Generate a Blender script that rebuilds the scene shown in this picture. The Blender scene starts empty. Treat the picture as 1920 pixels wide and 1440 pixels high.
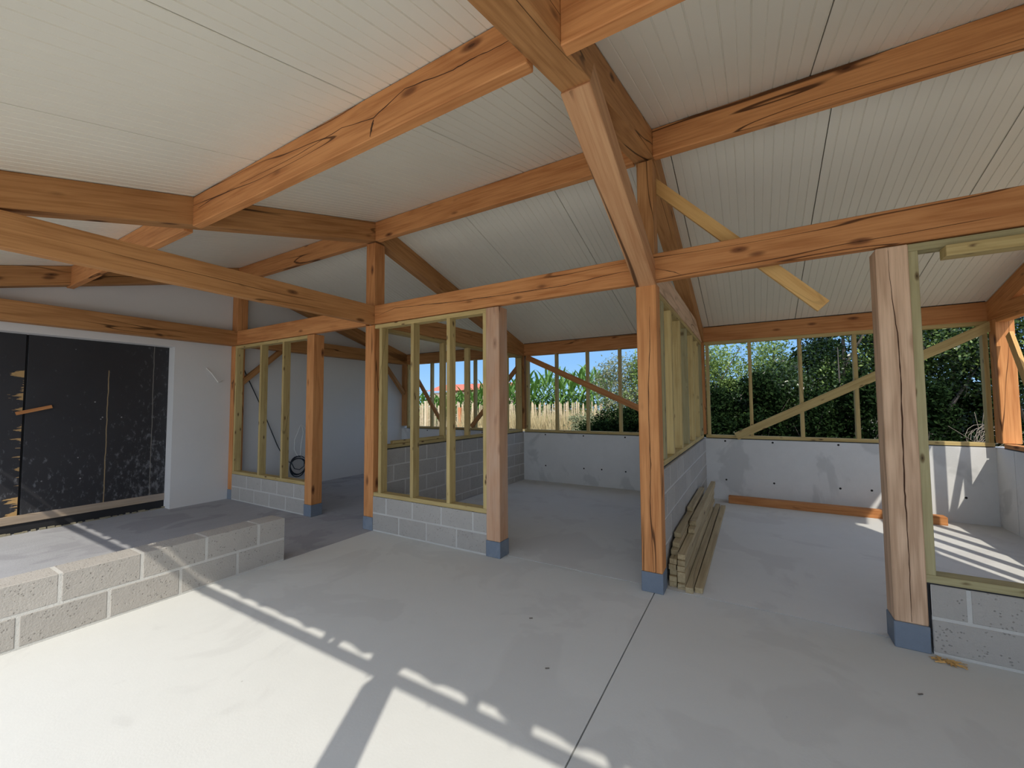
import bpy, bmesh, math, random
import numpy as np
from mathutils import Vector, Matrix, noise as mnoise
random.seed(7); rng=np.random.default_rng(7)
S=bpy.context.scene
COL=S.collection
# ------------------------------------------------------------------ camera
cd=bpy.data.cameras.new('camera'); cam=bpy.data.objects.new('camera',cd); COL.objects.link(cam)
F=762.55; PI_,RO,YA=map(math.radians,(2.8705,-0.3687,-30.474)); H=1.35
fw=Vector((math.sin(YA)*math.cos(PI_),math.cos(YA)*math.cos(PI_),math.sin(PI_)))
rt=Vector((math.cos(YA),-math.sin(YA),0)); up=rt.cross(fw)
r2=math.cos(RO)*rt+math.sin(RO)*up; u2=-math.sin(RO)*rt+math.cos(RO)*up
cam.matrix_world=Matrix(((r2.x,u2.x,-fw.x,0),(r2.y,u2.y,-fw.y,0),(r2.z,u2.z,-fw.z,H),(0,0,0,1)))
cd.sensor_width=36; cd.lens=36*F/1920; cd.clip_start=.05; cd.clip_end=500
S.camera=cam
# ------------------------------------------------------------------ sky, sun, exposure
W=bpy.data.worlds.new('sky'); S.world=W; W.use_nodes=True
nt=W.node_tree; nt.nodes.clear()
o=nt.nodes.new('ShaderNodeOutputWorld'); bg=nt.nodes.new('ShaderNodeBackground')
# clear blue sky, paler at the horizon, with the soft bright haze every clear sky has around the sun
tc=nt.nodes.new('ShaderNodeTexCoord'); nv=nt.nodes.new('ShaderNodeVectorMath'); nv.operation='NORMALIZE'; nt.links.new(tc.outputs['Generated'],nv.inputs[0])
sx=nt.nodes.new('ShaderNodeSeparateXYZ'); cr=nt.nodes.new('ShaderNodeValToRGB'); nt.links.new(nv.outputs[0],sx.inputs[0]); nt.links.new(sx.outputs['Z'],cr.inputs[0])
e=cr.color_ramp.elements
e[0].position=0.0; e[0].color=(.40,.68,.97,1); e[1].position=1.0; e[1].color=(.17,.33,.70,1)
for p_,c_ in ((.10,(.27,.54,.93,1)),(.4,(.20,.42,.82,1))):
    k_=e.new(p_); k_.color=c_
dt=nt.nodes.new('ShaderNodeVectorMath'); dt.operation='DOT_PRODUCT'; nt.links.new(nv.outputs[0],dt.inputs[0]); dt.inputs[1].default_value=Vector((.543,-1,1.227)).normalized()
ma=nt.nodes.new('ShaderNodeMath'); ma.operation='MULTIPLY_ADD'; nt.links.new(dt.outputs['Value'],ma.inputs[0]); ma.inputs[1].default_value=.5; ma.inputs[2].default_value=.5
pw_=nt.nodes.new('ShaderNodeMath'); pw_.operation='POWER'; nt.links.new(ma.outputs[0],pw_.inputs[0]); pw_.inputs[1].default_value=4.0
gl=nt.nodes.new('ShaderNodeMix'); gl.data_type='RGBA'; gl.blend_type='ADD'; nt.links.new(pw_.outputs[0],gl.inputs[0]); nt.links.new(cr.outputs[0],gl.inputs[6]); gl.inputs[7].default_value=(1.45,1.38,1.25,1)
nt.links.new(gl.outputs[2],bg.inputs[0]); nt.links.new(bg.outputs[0],o.inputs[0])
bg.inputs[1].default_value=1.0
sd=bpy.data.lights.new('sun','SUN'); sun=bpy.data.objects.new('sun',sd); COL.objects.link(sun)
sd.energy=3.25; sd.angle=math.radians(.55); sd.color=(1,.935,.82)
SD=Vector((-.543,1,-1.227)); sun.rotation_euler=SD.to_track_quat('-Z','Y').to_euler(); sun.location=(6,-12,15)
S.view_settings.view_transform='Standard'; S.view_settings.look='None'
S.view_settings.exposure=0.1; S.view_settings.gamma=1; S.view_settings.use_curve_mapping=False
# ------------------------------------------------------------------ material helpers
def newmat(name):
    m=bpy.data.materials.new(name); m.use_nodes=True; t=m.node_tree; t.nodes.clear()
    out=t.nodes.new('ShaderNodeOutputMaterial'); b=t.nodes.new('ShaderNodeBsdfPrincipled')
    t.links.new(b.outputs[0],out.inputs[0]); return m,t,b
class N:
    def __init__(s,t): s.t=t
    def n(s,typ,**kw):
        x=s.t.nodes.new(typ)
        for k,v in kw.items(): setattr(x,k,v)
        return x
    def l(s,a,b): s.t.links.new(a,b)
    def put(s,sock,v):
        if hasattr(v,'is_output') or isinstance(v,bpy.types.NodeSocket): s.l(v,sock)
        else: sock.default_value=v
    def math(s,op,a,b=0.0,clamp=False):
        x=s.n('ShaderNodeMath',operation=op,use_clamp=clamp); s.put(x.inputs[0],a); s.put(x.inputs[1],b); return x.outputs[0]
    def mix(s,f,a,b):
        x=s.n('ShaderNodeMix',data_type='RGBA'); s.put(x.inputs[0],f); s.put(x.inputs[6],a); s.put(x.inputs[7],b); return x.outputs[2]
    def vec(s,op,a,b):
        x=s.n('ShaderNodeVectorMath',operation=op); s.put(x.inputs[0],a); s.put(x.inputs[1],b); return x.outputs[0]
    def noise(s,v,scale,detail=4,rough=.55,dist=0):
        x=s.n('ShaderNodeTexNoise'); s.put(x.inputs['Vector'],v); x.inputs['Scale'].default_value=scale
        x.inputs['Detail'].default_value=detail; x.inputs['Roughness'].default_value=rough; x.inputs['Distortion'].default_value=dist; return x.outputs['Fac']
    def ss(s,v,a,b):
        x=s.n('ShaderNodeMapRange',interpolation_type='SMOOTHSTEP'); s.put(x.inputs[0],v)
        x.inputs[1].default_value=a; x.inputs[2].default_value=b; x.inputs[3].default_value=0; x.inputs[4].default_value=1; return x.outputs[0]
    def bump(s,h,strength,dist,bsdf):
        x=s.n('ShaderNodeBump'); x.inputs['Strength'].default_value=strength; x.inputs['Distance'].default_value=dist
        s.put(x.inputs['Height'],h); s.l(x.outputs[0],bsdf.inputs['Normal'])
def c4(c): return (c[0],c[1],c[2],1)
def wood(name,light,dark,knot,crack=1.0,knots=1.0,grey=None,rough=.65,ring=.5,ks=1.0):
    m,t,b=newmat(name); q=N(t)
    tcn=q.n('ShaderNodeTexCoord'); oi=q.n('ShaderNodeObjectInfo')
    off=q.vec('MULTIPLY',oi.outputs['Random'],(37.0,91.0,53.0))
    cb=q.n('ShaderNodeCombineXYZ'); q.l(oi.outputs['Random'],cb.inputs[0]); q.l(oi.outputs['Random'],cb.inputs[1]); q.l(oi.outputs['Random'],cb.inputs[2])
    off=q.vec('MULTIPLY',cb.outputs[0],(37.,91.,53.))
    P=q.vec('ADD',tcn.outputs['Object'],off)
    kv=q.vec('MULTIPLY',P,(2.6*ks,7.0*ks,7.0*ks))
    kn=q.n('ShaderNodeTexVoronoi'); q.l(kv,kn.inputs['Vector']); kn.inputs['Scale'].default_value=1.0
    kd=kn.outputs['Distance']
    sw=q.math('DIVIDE',.07,q.math('ADD',kd,.07))
    rv=q.vec('MULTIPLY',P,(.55,6.,6.))
    rn=q.noise(rv,1.0,2,.5)
    ph=q.math('ADD',q.math('MULTIPLY',rn,34.),q.math('MULTIPLY',sw,12.))
    rings=q.math('ADD',q.math('MULTIPLY',q.math('SINE',ph),.5),.5)
    gv=q.vec('MULTIPLY',P,(2.5,70.,70.)); g=q.noise(gv,1.,5,.6)
    big=q.noise(q.vec('MULTIPLY',P,(.9,3.,3.)),1.,3,.5)
    f=q.math('ADD',q.math('MULTIPLY',q.math('POWER',rings,2.2),.62*ring),q.math('MULTIPLY',q.ss(g,.35,.72),.55))
    f=q.math('ADD',f,q.math('MULTIPLY',q.math('SUBTRACT',big,.5),.9),True)
    c=q.mix(f,c4(light),c4(dark))
    # object to object variation
    rr=q.math('MULTIPLY',q.math('SUBTRACT',oi.outputs['Random'],.5),.22)
    hs=q.n('ShaderNodeHueSaturation'); q.l(c,hs.inputs['Color']); q.put(hs.inputs['Value'],q.math('ADD',rr,1.0)); c=hs.outputs[0]
    if grey:
        gm=q.ss(q.noise(q.vec('MULTIPLY',P,(1.2,5,5)),1.3,3),.35,.7); c=q.mix(q.math('MULTIPLY',gm,.85),c,c4(grey))
    km=q.math('SUBTRACT',1.0,q.ss(kd,.08,.2)); kj=q.ss(q.noise(kv,.9,1),.42,.48)
    km=q.math('MULTIPLY',q.math('MULTIPLY',km,kj),.85*knots)
    c=q.mix(km,c,c4(knot))
    core=q.math('MULTIPLY',q.math('SUBTRACT',1.0,q.ss(kd,.035,.075)),q.math('MULTIPLY',kj,.8*knots)); c=q.mix(core,c,c4([x*.35 for x in knot]))
    cn=q.noise(q.vec('MULTIPLY',P,(.35,5.,5.)),1.,2,.4)
    cl=q.math('SUBTRACT',1.0,q.ss(q.math('ABSOLUTE',q.math('SUBTRACT',cn,.51)),.002,.008))
    cm=q.ss(q.noise(q.vec('MULTIPLY',P,(.5,2,2)),1.,1),.5,.58)
    ck=q.math('MULTIPLY',q.math('MULTIPLY',cl,cm),.95*crack); c=q.mix(ck,c,c4([x*.25 for x in dark]))
    q.l(c,b.inputs['Base Color']); b.inputs['Roughness'].default_value=rough; b.inputs['Specular IOR Level'].default_value=.25
    q.bump(q.math('SUBTRACT',g,q.math('MULTIPLY',ck,2.)),.35,.004,b)
    return m
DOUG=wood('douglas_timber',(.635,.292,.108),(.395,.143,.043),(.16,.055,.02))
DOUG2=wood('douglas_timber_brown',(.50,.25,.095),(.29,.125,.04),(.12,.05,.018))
PINKW=wood('weathered_timber',(.60,.36,.22),(.43,.23,.13),(.25,.12,.07),grey=(.56,.39,.28),knots=.5)
BRACEW=wood('pinkish_timber',(.60,.34,.17),(.42,.19,.08),(.2,.08,.04))
GREYW=wood('sawn_pale_timber',(.74,.51,.34),(.50,.32,.20),(.3,.17,.1),knots=.35,ring=1.1)
STUD=wood('treated_softwood',(.56,.43,.19),(.38,.26,.095),(.13,.07,.03),crack=.5,ks=2.1)
STUDO=wood('treated_softwood_olive',(.42,.37,.20),(.30,.25,.12),(.13,.08,.03),crack=.5,ks=2.1)
YEL=wood('fresh_pine_board',(.78,.50,.19),(.64,.36,.12),(.22,.10,.04),crack=.2,knots=.8)
LUMB=wood('stacked_batten',(.46,.37,.22),(.29,.22,.12),(.12,.08,.04),crack=.4)
PALE=wood('split_chestnut_paling',(.66,.55,.38),(.42,.31,.18),(.2,.12,.07),crack=.4,knots=.4)
OLD=wood('old_grey_board',(.42,.33,.24),(.24,.18,.12),(.1,.07,.05),grey=(.33,.28,.24))
def concrete(name,base,var=.12,sc=1.0,stain=None,stain_amt=.5,rough=.85,pits=0,bumps=.2,fleck=0,ang=None):
    m,t,b=newmat(name); q=N(t); tcn=q.n('ShaderNodeTexCoord'); oi=q.n('ShaderNodeObjectInfo')
    cb=q.n('ShaderNodeCombineXYZ'); [q.l(oi.outputs['Random'],cb.inputs[i]) for i in range(3)]
    P=q.vec('ADD',tcn.outputs['Object'],q.vec('MULTIPLY',cb.outputs[0],(31.,17.,43.)))
    n1=q.noise(P,.9*sc,5,.6); n2=q.noise(P,7*sc,6,.65); n3=q.noise(P,90,3,.6)
    if ang: n2=q.noise(q.vec('MULTIPLY',P,ang),2.2,6,.65,.8)
    v=q.math('ADD',q.math('MULTIPLY',q.math('SUBTRACT',n1,.5),1.6*var),q.math('MULTIPLY',q.math('SUBTRACT',n2,.5),1.1*var))
    v=q.math('ADD',v,q.math('MULTIPLY',q.math('SUBTRACT',n3,.5),.5*var))
    rr=q.math('MULTIPLY',q.math('SUBTRACT',oi.outputs['Random'],.5),.12)
    hs=q.n('ShaderNodeHueSaturation'); hs.inputs['Color'].default_value=c4(base); q.put(hs.inputs['Value'],q.math('ADD',q.math('ADD',v,1.0),rr)); c=hs.outputs[0]
    if stain:
        s=q.ss(q.noise(q.vec('MULTIPLY',P,(1,1,.7)),1.7,4,.55,.6),.54,.60); c=q.mix(q.math('MULTIPLY',s,stain_amt),c,c4(stain))
    h=n3
    if pits:
        vo=q.n('ShaderNodeTexVoronoi'); q.l(P,vo.inputs['Vector']); vo.inputs['Scale'].default_value=60
        pm=q.math('MULTIPLY',q.math('SUBTRACT',1.0,q.ss(vo.outputs['Distance'],.18,.3)),q.ss(q.noise(P,18,2),.5,.56)); c=q.mix(q.math('MULTIPLY',pm,.55*pits),c,c4([x*.35 for x in base]))
        h=q.math('SUBTRACT',n3,q.math('MULTIPLY',pm,1.5))
    if fleck:
        vo=q.n('ShaderNodeTexVoronoi'); q.l(P,vo.inputs['Vector']); vo.inputs['Scale'].default_value=4.5
        pm=q.math('SUBTRACT',1.0,q.ss(vo.outputs['Distance'],.012,.03)); c=q.mix(q.math('MULTIPLY',pm,.6*fleck),c,(.12,.11,.1,1))
    q.l(c,b.inputs['Base Color']); b.inputs['Roughness'].default_value=rough; b.inputs['Specular IOR Level'].default_value=.3
    q.bump(q.math('ADD',h,q.math('MULTIPLY',n2,.8)),bumps,.006,b); return m
FLOORM=concrete('light_floor_concrete',(.61,.62,.60),.07,.8,stain=(.54,.545,.53),stain_amt=.35,bumps=.08,fleck=.5)
FLOORS=concrete('stall_floor_concrete',(.62,.62,.60),.08,.8,stain=(.52,.51,.50),stain_amt=.4,bumps=.08)
DARKF=concrete('dark_trowelled_concrete',(.385,.39,.41),.22,1.1,stain=(.26,.26,.28),stain_amt=.5,bumps=.3,ang=(3.,.6,1.))
BLOCK=concrete('concrete_block_face',(.41,.385,.35),.14,2.,pits=.8,bumps=.55)
MORT=concrete('mortar',(.55,.54,.505),.14,3.,bumps=.5)
PLASTER=concrete('white_plaster',(.72,.71,.69),.05,.7,bumps=.06)
CWALL=concrete('cast_concrete',(.70,.705,.70),.12,1.,stain=(.50,.51,.51),stain_amt=.6,bumps=.15)
STONE=concrete('blue_stone',(.17,.205,.255),.2,3.,stain=(.30,.33,.36),stain_amt=.35,bumps=.15,rough=.6)
EARTH=concrete('dry_earth',(.30,.27,.19),.35,.6,bumps=.6)
YARD=concrete('yard_gravel',(.62,.58,.51),.2,1.5,bumps=.5)
def plain(name,col,rough=.6,metal=0,spec=.4,bump=0):
    m,t,b=newmat(name); q=N(t); tcn=q.n('ShaderNodeTexCoord'); n=q.noise(tcn.outputs['Object'],9,4)
    hs=q.n('ShaderNodeHueSaturation'); hs.inputs['Color'].default_value=c4(col); q.put(hs.inputs['Value'],q.math('ADD',q.math('MULTIPLY',n,.3),.85)); q.l(hs.outputs[0],b.inputs['Base Color'])
    b.inputs['Roughness'].default_value=rough; b.inputs['Metallic'].default_value=metal; b.inputs['Specular IOR Level'].default_value=spec
    return m
DPC_GAP=plain('bitumen_strip',(.018,.018,.02),.7)  # bitumen black; also paints shadow gaps and light-blocking backings
HOLE=plain('tie_hole_dark',(.02,.02,.02),.9)
CABLE=plain('black_cable',(.015,.02,.03),.45)
WIRE=plain('white_wire',(.85,.84,.80),.5)
STEEL=plain('zinc_screw',(.45,.45,.46),.4,.9)
ORPOST=plain('orange_stained_post',(.62,.22,.09),.7)
REDROOF=plain('red_clay_roof',(.55,.16,.10),.8)
BRICKW=plain('far_house_wall',(.5,.38,.3),.8)
DRYG=plain('dry_weeds',(.55,.46,.27),.9,spec=.1)
def ceilmat():
    m,t,b=newmat('coated_steel_liner'); q=N(t); tcn=q.n('ShaderNodeTexCoord'); P=tcn.outputs['Object']
    n=q.noise(P,1.2,3); n2=q.noise(q.vec('MULTIPLY',P,(14.,.8,1.)),1.,3)
    hs=q.n('ShaderNodeHueSaturation'); hs.inputs['Color'].default_value=(.84,.80,.68,1); q.put(hs.inputs['Value'],q.math('ADD',q.math('MULTIPLY',n,.12),.94)); q.l(hs.outputs[0],b.inputs['Base Color'])
    b.inputs['Roughness'].default_value=.33; b.inputs['Specular IOR Level'].default_value=.6
    q.bump(n2,.25,.01,b); return m
CEIL=ceilmat()
def doormat():
    m,t,b=newmat('black_faced_plywood'); q=N(t); tcn=q.n('ShaderNodeTexCoord'); P=tcn.outputs['Object']
    sp=q.n('ShaderNodeSeparateXYZ'); q.l(P,sp.inputs[0]); y=sp.outputs[1]; z=sp.outputs[2]
    c=q.mix(q.noise(P,2.,4),(.013,.013,.016,1),(.03,.03,.034,1))
    # pale scuffs, denser low and towards the right end of the doors
    dn=q.noise(q.vec('MULTIPLY',P,(1,9.,5.)),2.2,6,.7); low=q.math('SUBTRACT',1.0,q.ss(z,.3,1.6)); rgt=q.ss(y,1.7,2.2)
    th=q.math('ADD',q.math('MULTIPLY',low,.09),q.math('MULTIPLY',rgt,.07))
    sc=q.ss(q.math('ADD',dn,th),.62,.78); c=q.mix(q.math('MULTIPLY',sc,.4),c,(.30,.31,.33,1))
    vo=q.n('ShaderNodeTexVoronoi'); q.l(P,vo.inputs['Vector']); vo.inputs['Scale'].default_value=9.
    dots=q.math('MULTIPLY',q.math('SUBTRACT',1.0,q.ss(vo.outputs['Distance'],.05,.09)),q.ss(q.noise(P,2.5,2),.5,.55)); c=q.mix(q.math('MULTIPLY',dots,.6),c,(.45,.45,.45,1))
    # chipped plywood along the edge of the left leaf
    edge=q.math('SUBTRACT',1.115,y); wn=q.math('MULTIPLY',q.ss(q.noise(q.vec('MULTIPLY',P,(0,1.5,14.)),1.,4,.7),.52,.66),.12)
    chip=q.math('MULTIPLY',q.math('LESS_THAN',edge,wn),q.math('GREATER_THAN',edge,0.0)); chip=q.math('MULTIPLY',chip,q.math('LESS_THAN',z,1.95))
    c=q.mix(q.math('MULTIPLY',chip,.9),c,(.50,.31,.12,1))
    # long scratch
    s1=q.math('ABSOLUTE',q.math('SUBTRACT',q.math('ADD',y,q.math('MULTIPLY',q.noise(P,6,2),.02)),1.80)); l1=q.math('MULTIPLY',q.math('SUBTRACT',1.0,q.ss(s1,.002,.007)),q.math('LESS_THAN',z,1.8)); c=q.mix(q.math('MULTIPLY',l1,.7),c,(.45,.33,.17,1))
    s2=q.math('ABSOLUTE',q.math('SUBTRACT',q.math('ADD',y,q.math('MULTIPLY',q.noise(P,4,2),.02)),2.235)); l2=q.math('SUBTRACT',1.0,q.ss(s2,.002,.006)); c=q.mix(q.math('MULTIPLY',l2,.45),c,(.4,.38,.33,1))
    q.l(c,b.inputs['Base Color']); b.inputs['Roughness'].default_value=.5; b.inputs['Specular IOR Level'].default_value=.5
    q.bump(dn,.15,.004,b); return m
DOORM=doormat()
def leafmat(name,a,bb,rough=.5,trans=.25):
    m=bpy.data.materials.new(name); m.use_nodes=True; t=m.node_tree; t.nodes.clear(); q=N(t)
    out=q.n('ShaderNodeOutputMaterial'); b=q.n('ShaderNodeBsdfPrincipled'); tr=q.n('ShaderNodeBsdfTranslucent'); mx=q.n('ShaderNodeMixShader')
    g=q.n('ShaderNodeNewGeometry'); c=q.mix(g.outputs['Random Per Island'],c4(a),c4(bb))
    q.l(c,b.inputs['Base Color']); q.l(c,tr.inputs['Color']); b.inputs['Roughness'].default_value=rough; b.inputs['Specular IOR Level'].default_value=(.05 if rough>.7 else .5)
    mx.inputs[0].default_value=trans; q.l(b.outputs[0],mx.inputs[1]); q.l(tr.outputs[0],mx.inputs[2]); q.l(mx.outputs[0],out.inputs[0]); return m
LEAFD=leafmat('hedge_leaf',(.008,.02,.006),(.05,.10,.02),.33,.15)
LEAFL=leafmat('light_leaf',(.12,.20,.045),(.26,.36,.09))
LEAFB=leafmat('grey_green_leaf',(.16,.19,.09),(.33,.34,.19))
LEAF_SHADE=leafmat('shade_dark_leaf',(.004,.012,.004),(.018,.036,.010),.8,.05)  # near-black leaf colour, hedge shade painted in
CORN=leafmat('maize_leaf',(.035,.10,.015),(.15,.29,.05),.45,.3)
STALK=plain('maize_stalk',(.20,.30,.08),.6)
BARK=plain('bark',(.14,.12,.10),.9)
TWIG=plain('dead_twig',(.30,.25,.20),.9)
# ------------------------------------------------------------------ mesh helpers
def link(name,me,mat=None,parent=None):
    ob=bpy.data.objects.new(name,me); COL.objects.link(ob)
    if mat and not me.materials: me.materials.append(mat)
    if parent: ob.parent=parent
    return ob
def tag(o,label=None,cat=None,group=None,kind=None):
    if label:o['label']=label
    if cat:o['category']=cat
    if group:o['group']=group
    if kind:o['kind']=kind
    return o
def thing(name,label,cat,loc=(0,0,0),group=None):
    o=bpy.data.objects.new(name,None); COL.objects.link(o); o.location=loc; o.empty_display_size=.1
    tag(o,label,cat,group); return o
def boxbm(bm,lo,hi,bev=0):
    r=bmesh.ops.create_cube(bm,size=1); vs=r['verts']
    for v in vs: v.co=Vector([lo[i]+(v.co[i]+.5)*(hi[i]-lo[i]) for i in range(3)])
    if bev:
        es=list({e for v in vs for e in v.link_edges}); bmesh.ops.bevel(bm,geom=es,offset=bev,segments=1,affect='EDGES')
def mesh(bm,name='m'):
    me=bpy.data.meshes.new(name); bm.normal_update(); bm.to_mesh(me); bm.free(); return me
def setparent(o,p):
    if p: o.parent=p; o.matrix_parent_inverse=Matrix.Translation(-p.location)
def wbox(name,lo,hi,mat,parent=None,bev=0):
    """box in world coordinates; object coordinates = world coordinates"""
    bm=bmesh.new(); boxbm(bm,lo,hi,bev); ob=link(name,mesh(bm),mat); setparent(ob,parent); return ob
def beam(name,p0,p1,w,h,mat,parent=None,side=None,bev=.004,shape=None):
    """timber from p0 to p1 (centre line); w across 'side', h the other way. Local X runs along the grain."""
    p0=Vector(p0);p1=Vector(p1); d=p1-p0; L=d.length; d.normalize()
    s=Vector(side) if side else (Vector((0,0,1)).cross(d) if abs(d.z)<.99 else Vector((0,1,0)))
    s=(s-d*s.dot(d)).normalized(); u=d.cross(s)
    bm=bmesh.new(); boxbm(bm,(0,-w/2,-h/2),(L,w/2,h/2),bev if min(w,h)>.03 else 0)
    ob=link(name,mesh(bm),mat)
    M=Matrix(((d.x,s.x,u.x,p0.x),(d.y,s.y,u.y,p0.y),(d.z,s.z,u.z,p0.z),(0,0,0,1)))
    if parent: ob.parent=parent; ob.matrix_local=Matrix.Translation(-parent.location)@M
    else: ob.matrix_world=M
    return ob
def bx(name,x0,x1,y0,y1,z0,z1,mat,parent=None,bev=.004):
    """axis aligned timber, grain along its longest side"""
    dx,dy,dz=x1-x0,y1-y0,z1-z0; cx,cy,cz=(x0+x1)/2,(y0+y1)/2,(z0+z1)/2
    if dx>=dy and dx>=dz: return beam(name,(x0,cy,cz),(x1,cy,cz),dy,dz,mat,parent,(0,1,0),bev)
    if dy>=dz: return beam(name,(cx,y0,cz),(cx,y1,cz),dx,dz,mat,parent,(1,0,0),bev)
    return beam(name,(cx,cy,z0),(cx,cy,z1),dx,dy,mat,parent,(1,0,0),bev)
def tube(name,pts,r,mat,parent=None,seg=6):
    bm=bmesh.new(); pts=[Vector(p) for p in pts]; rings=[]
    for i,p in enumerate(pts):
        a=pts[max(i-1,0)]; b=pts[min(i+1,len(pts)-1)]; d=(b-a).normalized()
        s=d.cross(Vector((.13,.31,.94))).normalized(); u=d.cross(s)
        rr=r[i] if isinstance(r,(list,tuple)) else r
        rings.append([bm.verts.new(p+rr*(math.cos(2*math.pi*k/seg)*s+math.sin(2*math.pi*k/seg)*u)) for k in range(seg)])
    for a,b in zip(rings,rings[1:]):
        for k in range(seg): bm.faces.new((a[k],a[(k+1)%seg],b[(k+1)%seg],b[k]))
    bm.faces.new(rings[0][::-1]); bm.faces.new(rings[-1])
    ob=link(name,mesh(bm),mat); setparent(ob,parent); return ob
def zr(y): # roof underside
    return 3.42-.277*(3.1425-y) if y<3.1425 else 3.42-.287*(y-3.1425)
# ================================================================== GROUND AND FLOOR
g=wbox('ground',(-70,-60,-.45),(60,90,-.22),EARTH); tag(g,kind='structure')
g=wbox('yard',(-12,-40,-.22),(14,-1.6,-.012),YARD); tag(g,kind='structure')
g=wbox('field_margin',(-30,6.72,-.22),(14,40,-.06),EARTH); tag(g,kind='structure')
fl=wbox('floor',(-6.9,-1.6,-.2),(2.47,6.7,-.03),DPC_GAP); tag(fl,kind='structure')
for x0,x1,y0,y1,mt,z in ((-3.57,-.643,-1.6,3.166,FLOORM,0),(-.636,2.46,-1.6,3.166,FLOORM,0),(-3.57,-.66,3.177,6.5,FLOORS,0),(-.62,2.27,3.177,6.5,FLOORS,0),(-6.9,-3.572,-1.6,6.5,DARKF,.001)):
    wbox('floor_slab',(x0,y0,-.03),(x1,y1,z),mt,fl)
# ================================================================== WALLS
def poly_prism(bm,pts,x0,x1):
    a=[bm.verts.new((x0,y,z)) for y,z in pts]; b=[bm.verts.new((x1,y,z)) for y,z in pts]
    bm.faces.new(a[::-1]); bm.faces.new(b); n=len(pts)
    for i in range(n): bm.faces.new((a[i],a[(i+1)%n],b[(i+1)%n],b[i]))
bm=bmesh.new()
poly_prism(bm,[(2.385,-.02),(6.7,-.02),(6.7,zr(6.7)),(3.1425,3.42),(-.4,zr(-.4)),(-.4,2.15),(2.385,2.15)],-6.86,-6.65)
poly_prism(bm,[(-.4,-.02),(-.02,-.02),(-.02,2.15),(-.4,2.15)],-6.86,-6.65)
bmesh.ops.recalc_face_normals(bm,faces=bm.faces)
wl=link('wall_left',mesh(bm),PLASTER); tag(wl,kind='structure')
wb=wbox('wall_back',(-6.86,6.5,-.2),(2.47,6.7,.845),CWALL,bev=.004); tag(wb,kind='structure')
bm=bmesh.new(); boxbm(bm,(2.27,3.22,-.2),(2.47,4.04,.845)); boxbm(bm,(2.27,4.046,-.2),(2.47,6.14,.845)); boxbm(bm,(2.27,6.146,-.2),(2.47,6.5,.845)); boxbm(bm,(2.28,3.23,-.2),(2.46,6.49,.84))
wr=link('wall_right',mesh(bm),CWALL); tag(wr,kind='structure')
bm=bmesh.new(); poly_prism(bm,[(-.4,-.02),(3.06,-.02),(3.06,zr(3.06)),(-.4,zr(-.4))],2.42,2.5)  # unseen wall added to keep sun off the front floor
ws=link('wall_right_sunblock',mesh(bm),PLASTER); tag(ws,kind='structure')
bmh=bmesh.new(); bmesh.ops.create_cone(bmh,cap_ends=True,segments=10,radius1=.014,radius2=.011,depth=.004); bmesh.ops.rotate(bmh,verts=bmh.verts,matrix=Matrix.Rotation(math.pi/2,3,'X')); hm=mesh(bmh); hm.materials.append(HOLE)
for x in (-.34,.225,.92,1.60,-3.15,-2.445,-1.75,-5.9,-5.2,-4.5):
    for z in (.275,.815):
        h=link('tie_hole',hm,None,wb); h.location=(x,6.4995,z)
for x in (1.22,2.02,-2.14): h=link('tie_hole',hm,None,wb); h.location=(x,6.4995,.28)
for y in (5.4,4.6): h=link('tie_hole',hm,None,wr); h.location=(2.2695,y,.28); h.rotation_euler=(0,0,math.pi/2)
# ---- doors in the left wall
d=bpy.data.objects.new('door_1',None); COL.objects.link(d); d.location=(-6.8,1.2,0); d['kind']='structure'
wbox('door_leaf',(-6.85,-.02,.19),(-6.825,1.118,2.2),DOORM,d,.002)
wbox('door_leaf',(-6.85,1.135,.19),(-6.822,2.40,2.2),DOORM,d,.002)
bx('kick_board',-6.85,-6.815,-.02,2.40,.105,.195,OLD,d)
bx('gap_backing',-6.875,-6.852,1.05,1.2,.0,2.2,DPC_GAP,d)  # added backing so no sky shows between the leaves
bx('dark_gap_strip',-6.858,-6.83,-.02,2.40,.0,.11,DPC_GAP,d)  # black strip painting the dark gap under the doors
bm=bmesh.new()
for i in range(40):
    y=.02+i*.06; s=random.uniform(.012,.03); boxbm(bm,(-6.83+random.uniform(0,.02),y,0.0),(-6.83+s+.02,y+random.uniform(.03,.07),random.uniform(.008,.022)))
rb=link('rubble_edge',mesh(bm),EARTH); setparent(rb,d); rb['kind']='stuff'
st=beam('wooden_latch',(-6.80,1.065,1.285),(-6.80,1.325,1.36),.02,.035,DOUG)
tag(st,'short orange wooden turn latch nailed across the black doors','latch')
# white wire stub on wall
w=tube('wall_wire',[(-6.65,2.757,1.893),(-6.60,2.80,1.82),(-6.59,2.885,1.694),(-6.60,2.915,1.70),(-6.61,2.945,1.722)],.007,WIRE)
tag(w,'short bent white wire sticking out of the white wall beside the black doors','wire')
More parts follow.
